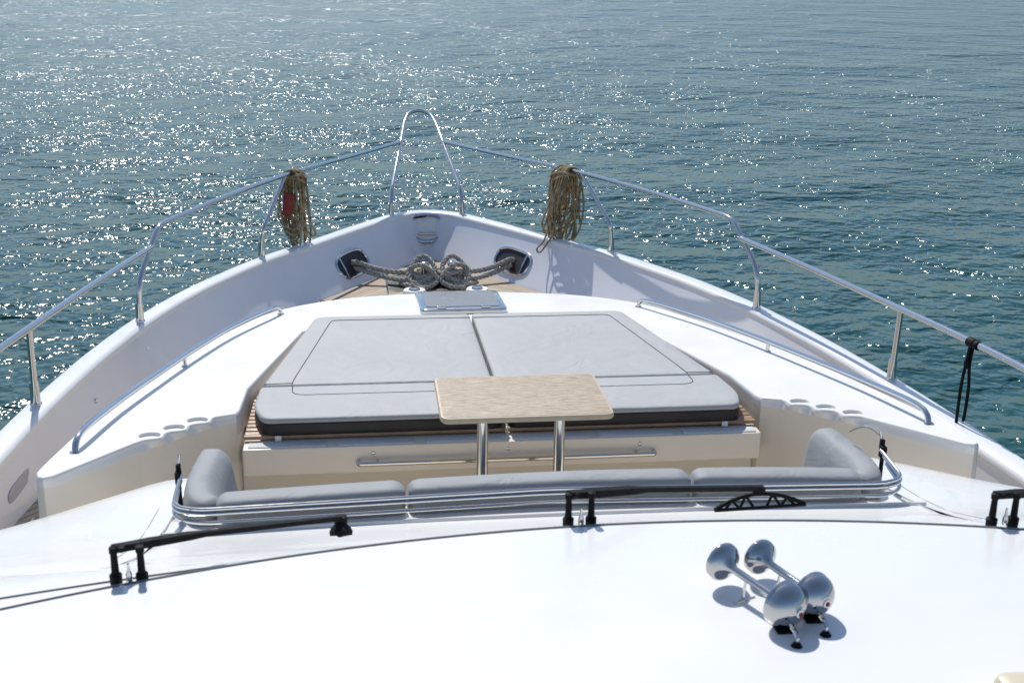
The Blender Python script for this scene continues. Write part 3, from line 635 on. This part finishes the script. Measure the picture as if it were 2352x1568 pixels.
# ------------------------------------------------------------------ air horns
def horn(bell,drum,rb,rd):
    h_=link(bpy.data.objects.new('air_horn',None)); h_.parent=Y; h_['label']='polished chrome trumpet horn with domed sound chamber'
    bell=Vector(bell);drum=Vector(drum); ax=(bell-drum).normalized(); L=(bell-drum).length
    B().lathe(drum,ax,((.02,.0105),(L*.45,.0095),(L*.80,.010),(L-.036,.012),(L-.027,.017),(L-.020,.028),(L-.013,rb*.78),(L-.005,rb*.95),(L+.003,rb*1.01),(L+.008,rb*1.02),(L+.011,rb),(L+.004,rb*.9),(L-.006,rb*.6),(L-.012,.01)),48).obj('horn_trumpet','mirror',h_)
    q_=.88; pr=[(-rd*q_,.012)]
    for i in range(1,14):
        a=math.pi*(i/26); 
        if rd*math.sin(a)>.013: pr.append((-rd*q_*math.cos(a),rd*math.sin(a)))
    pr+= [(.0,rd),(.005,rd*1.03),(.010,rd*1.03),(.014,rd*.96),(.022,rd*.60),(.028,rd*.28),(.036,.012)]
    B().lathe(drum,ax,pr,48).obj('horn_chamber','mirror',h_)
    B().lathe(drum-ax*(rd*q_),-ax,((-.004,.012),(.003,.011),(.004,.007)),16).lathe(drum-ax*(rd*q_+.002),-ax,((0,.007),(.004,.006),(.005,.0)),12,1).obj('horn_nozzle',['chrome','red'],h_)
    c=drum.copy(); zb=-1.548
    B().box((c.x,c.y-.015,zb+.005),(.05,.05,.008),.003).box((c.x,c.y,zb+.02),(.03,.012,.03),.003).obj('horn_bracket','black',h_)
    q=drum.lerp(bell,.62)
    B().tube([(q.x,q.y,q.z-.01),(q.x-.006,q.y,zb+.002)],.004,8).tube([(q.x-.03,q.y-.012,zb+.003),(q.x+.03,q.y+.012,zb+.003)],.004,8).obj('horn_stay','chrome',h_)
    g=Vector((c.x+.002,c.y-.092,zb))
    B().lathe(g,(0,0,1),((-.002,.014),(.006,.014),(.008,.009),(.014,.009),(.016,.006)),16).obj('cable_gland','black',h_)
    B().tube(cr([g+Vector((0,0,.015)),g+Vector((0,.0,.028)),g+Vector((-.003,.018,.036)),c+Vector((.0,-.035,-.03))],5),.0042,8).obj('air_pipe','chrome',h_)
horn((.143,2.640,-1.480),(.233,2.440,-1.485),.050,.057)
horn((.248,2.665,-1.485),(.318,2.480,-1.487),.047,.054)
b=B().box((.645,2.06,-1.515),(.12,.13,.07),.02); b.obj('antenna_base','beige',Y)
# ------------------------------------------------------------------ camera, light
f,Pp,r,ps,cx=2786.9,math.radians(18.302),math.radians(.859),math.radians(7.116),-.733
Rv=Vector((math.cos(ps),-math.sin(ps),0));H=Vector((math.sin(ps),math.cos(ps),0));Z=Vector((0,0,1))
F=math.cos(Pp)*H-math.sin(Pp)*Z; D=-math.sin(Pp)*H-math.cos(Pp)*Z
Rc=Rv*math.cos(r)-D*math.sin(r); Dc=Rv*math.sin(r)+D*math.cos(r)
cam=bpy.data.cameras.new('camera'); co=link(bpy.data.objects.new('camera',cam)); S.camera=co
mt=Matrix((Rc,-Dc,-F)).transposed().to_4x4(); mt.translation=Vector((cx,0,0)); co.matrix_world=mt
cam.sensor_width=36; cam.lens=f/2352*36; cam.clip_start=.05; cam.clip_end=9000
cam.dof.use_dof=True; cam.dof.focus_distance=10; cam.dof.aperture_fstop=7.5
EL=48; AZ=10
sun=bpy.data.lights.new('sun','SUN'); sun.energy=4.2; sun.angle=math.radians(.5); sun.color=(1,.965,.90)
so=link(bpy.data.objects.new('sun',sun)); so.rotation_euler=(-math.radians(90-EL),0,math.radians(AZ))
wd=bpy.data.worlds.new('World'); S.world=wd; wd.use_nodes=True; nt=wd.node_tree
sk=nt.nodes.new('ShaderNodeTexSky'); sk.sky_type='NISHITA'; sk.sun_disc=False; sk.sun_elevation=math.radians(EL); sk.sun_rotation=math.radians(-AZ)
sk.dust_density=.3; sk.ozone_density=1.2; sk.air_density=1.0
tc=nt.nodes.new('ShaderNodeTexCoord'); sp=nt.nodes.new('ShaderNodeSeparateXYZ'); nt.links.new(tc.outputs['Generated'],sp.inputs[0])
mr=nt.nodes.new('ShaderNodeMapRange'); mr.inputs[1].default_value=0; mr.inputs[2].default_value=.7; nt.links.new(sp.outputs[2],mr.inputs[0])
tn=nt.nodes.new('ShaderNodeMix'); tn.data_type='RGBA'; tn.inputs[6].default_value=(.37,.455,.61,1); tn.inputs[7].default_value=(1.05,.99,.93,1); nt.links.new(mr.outputs[0],tn.inputs[0])
mu=nt.nodes.new('ShaderNodeMix'); mu.data_type='RGBA'; mu.blend_type='MULTIPLY'; mu.inputs[0].default_value=1; nt.links.new(sk.outputs[0],mu.inputs[6]); nt.links.new(tn.outputs[2],mu.inputs[7])
nt.links.new(mu.outputs[2],nt.nodes['Background'].inputs[0]); nt.nodes['Background'].inputs[1].default_value=.15
S.view_settings.view_transform='Standard'; S.view_settings.look='None'; S.view_settings.exposure=0
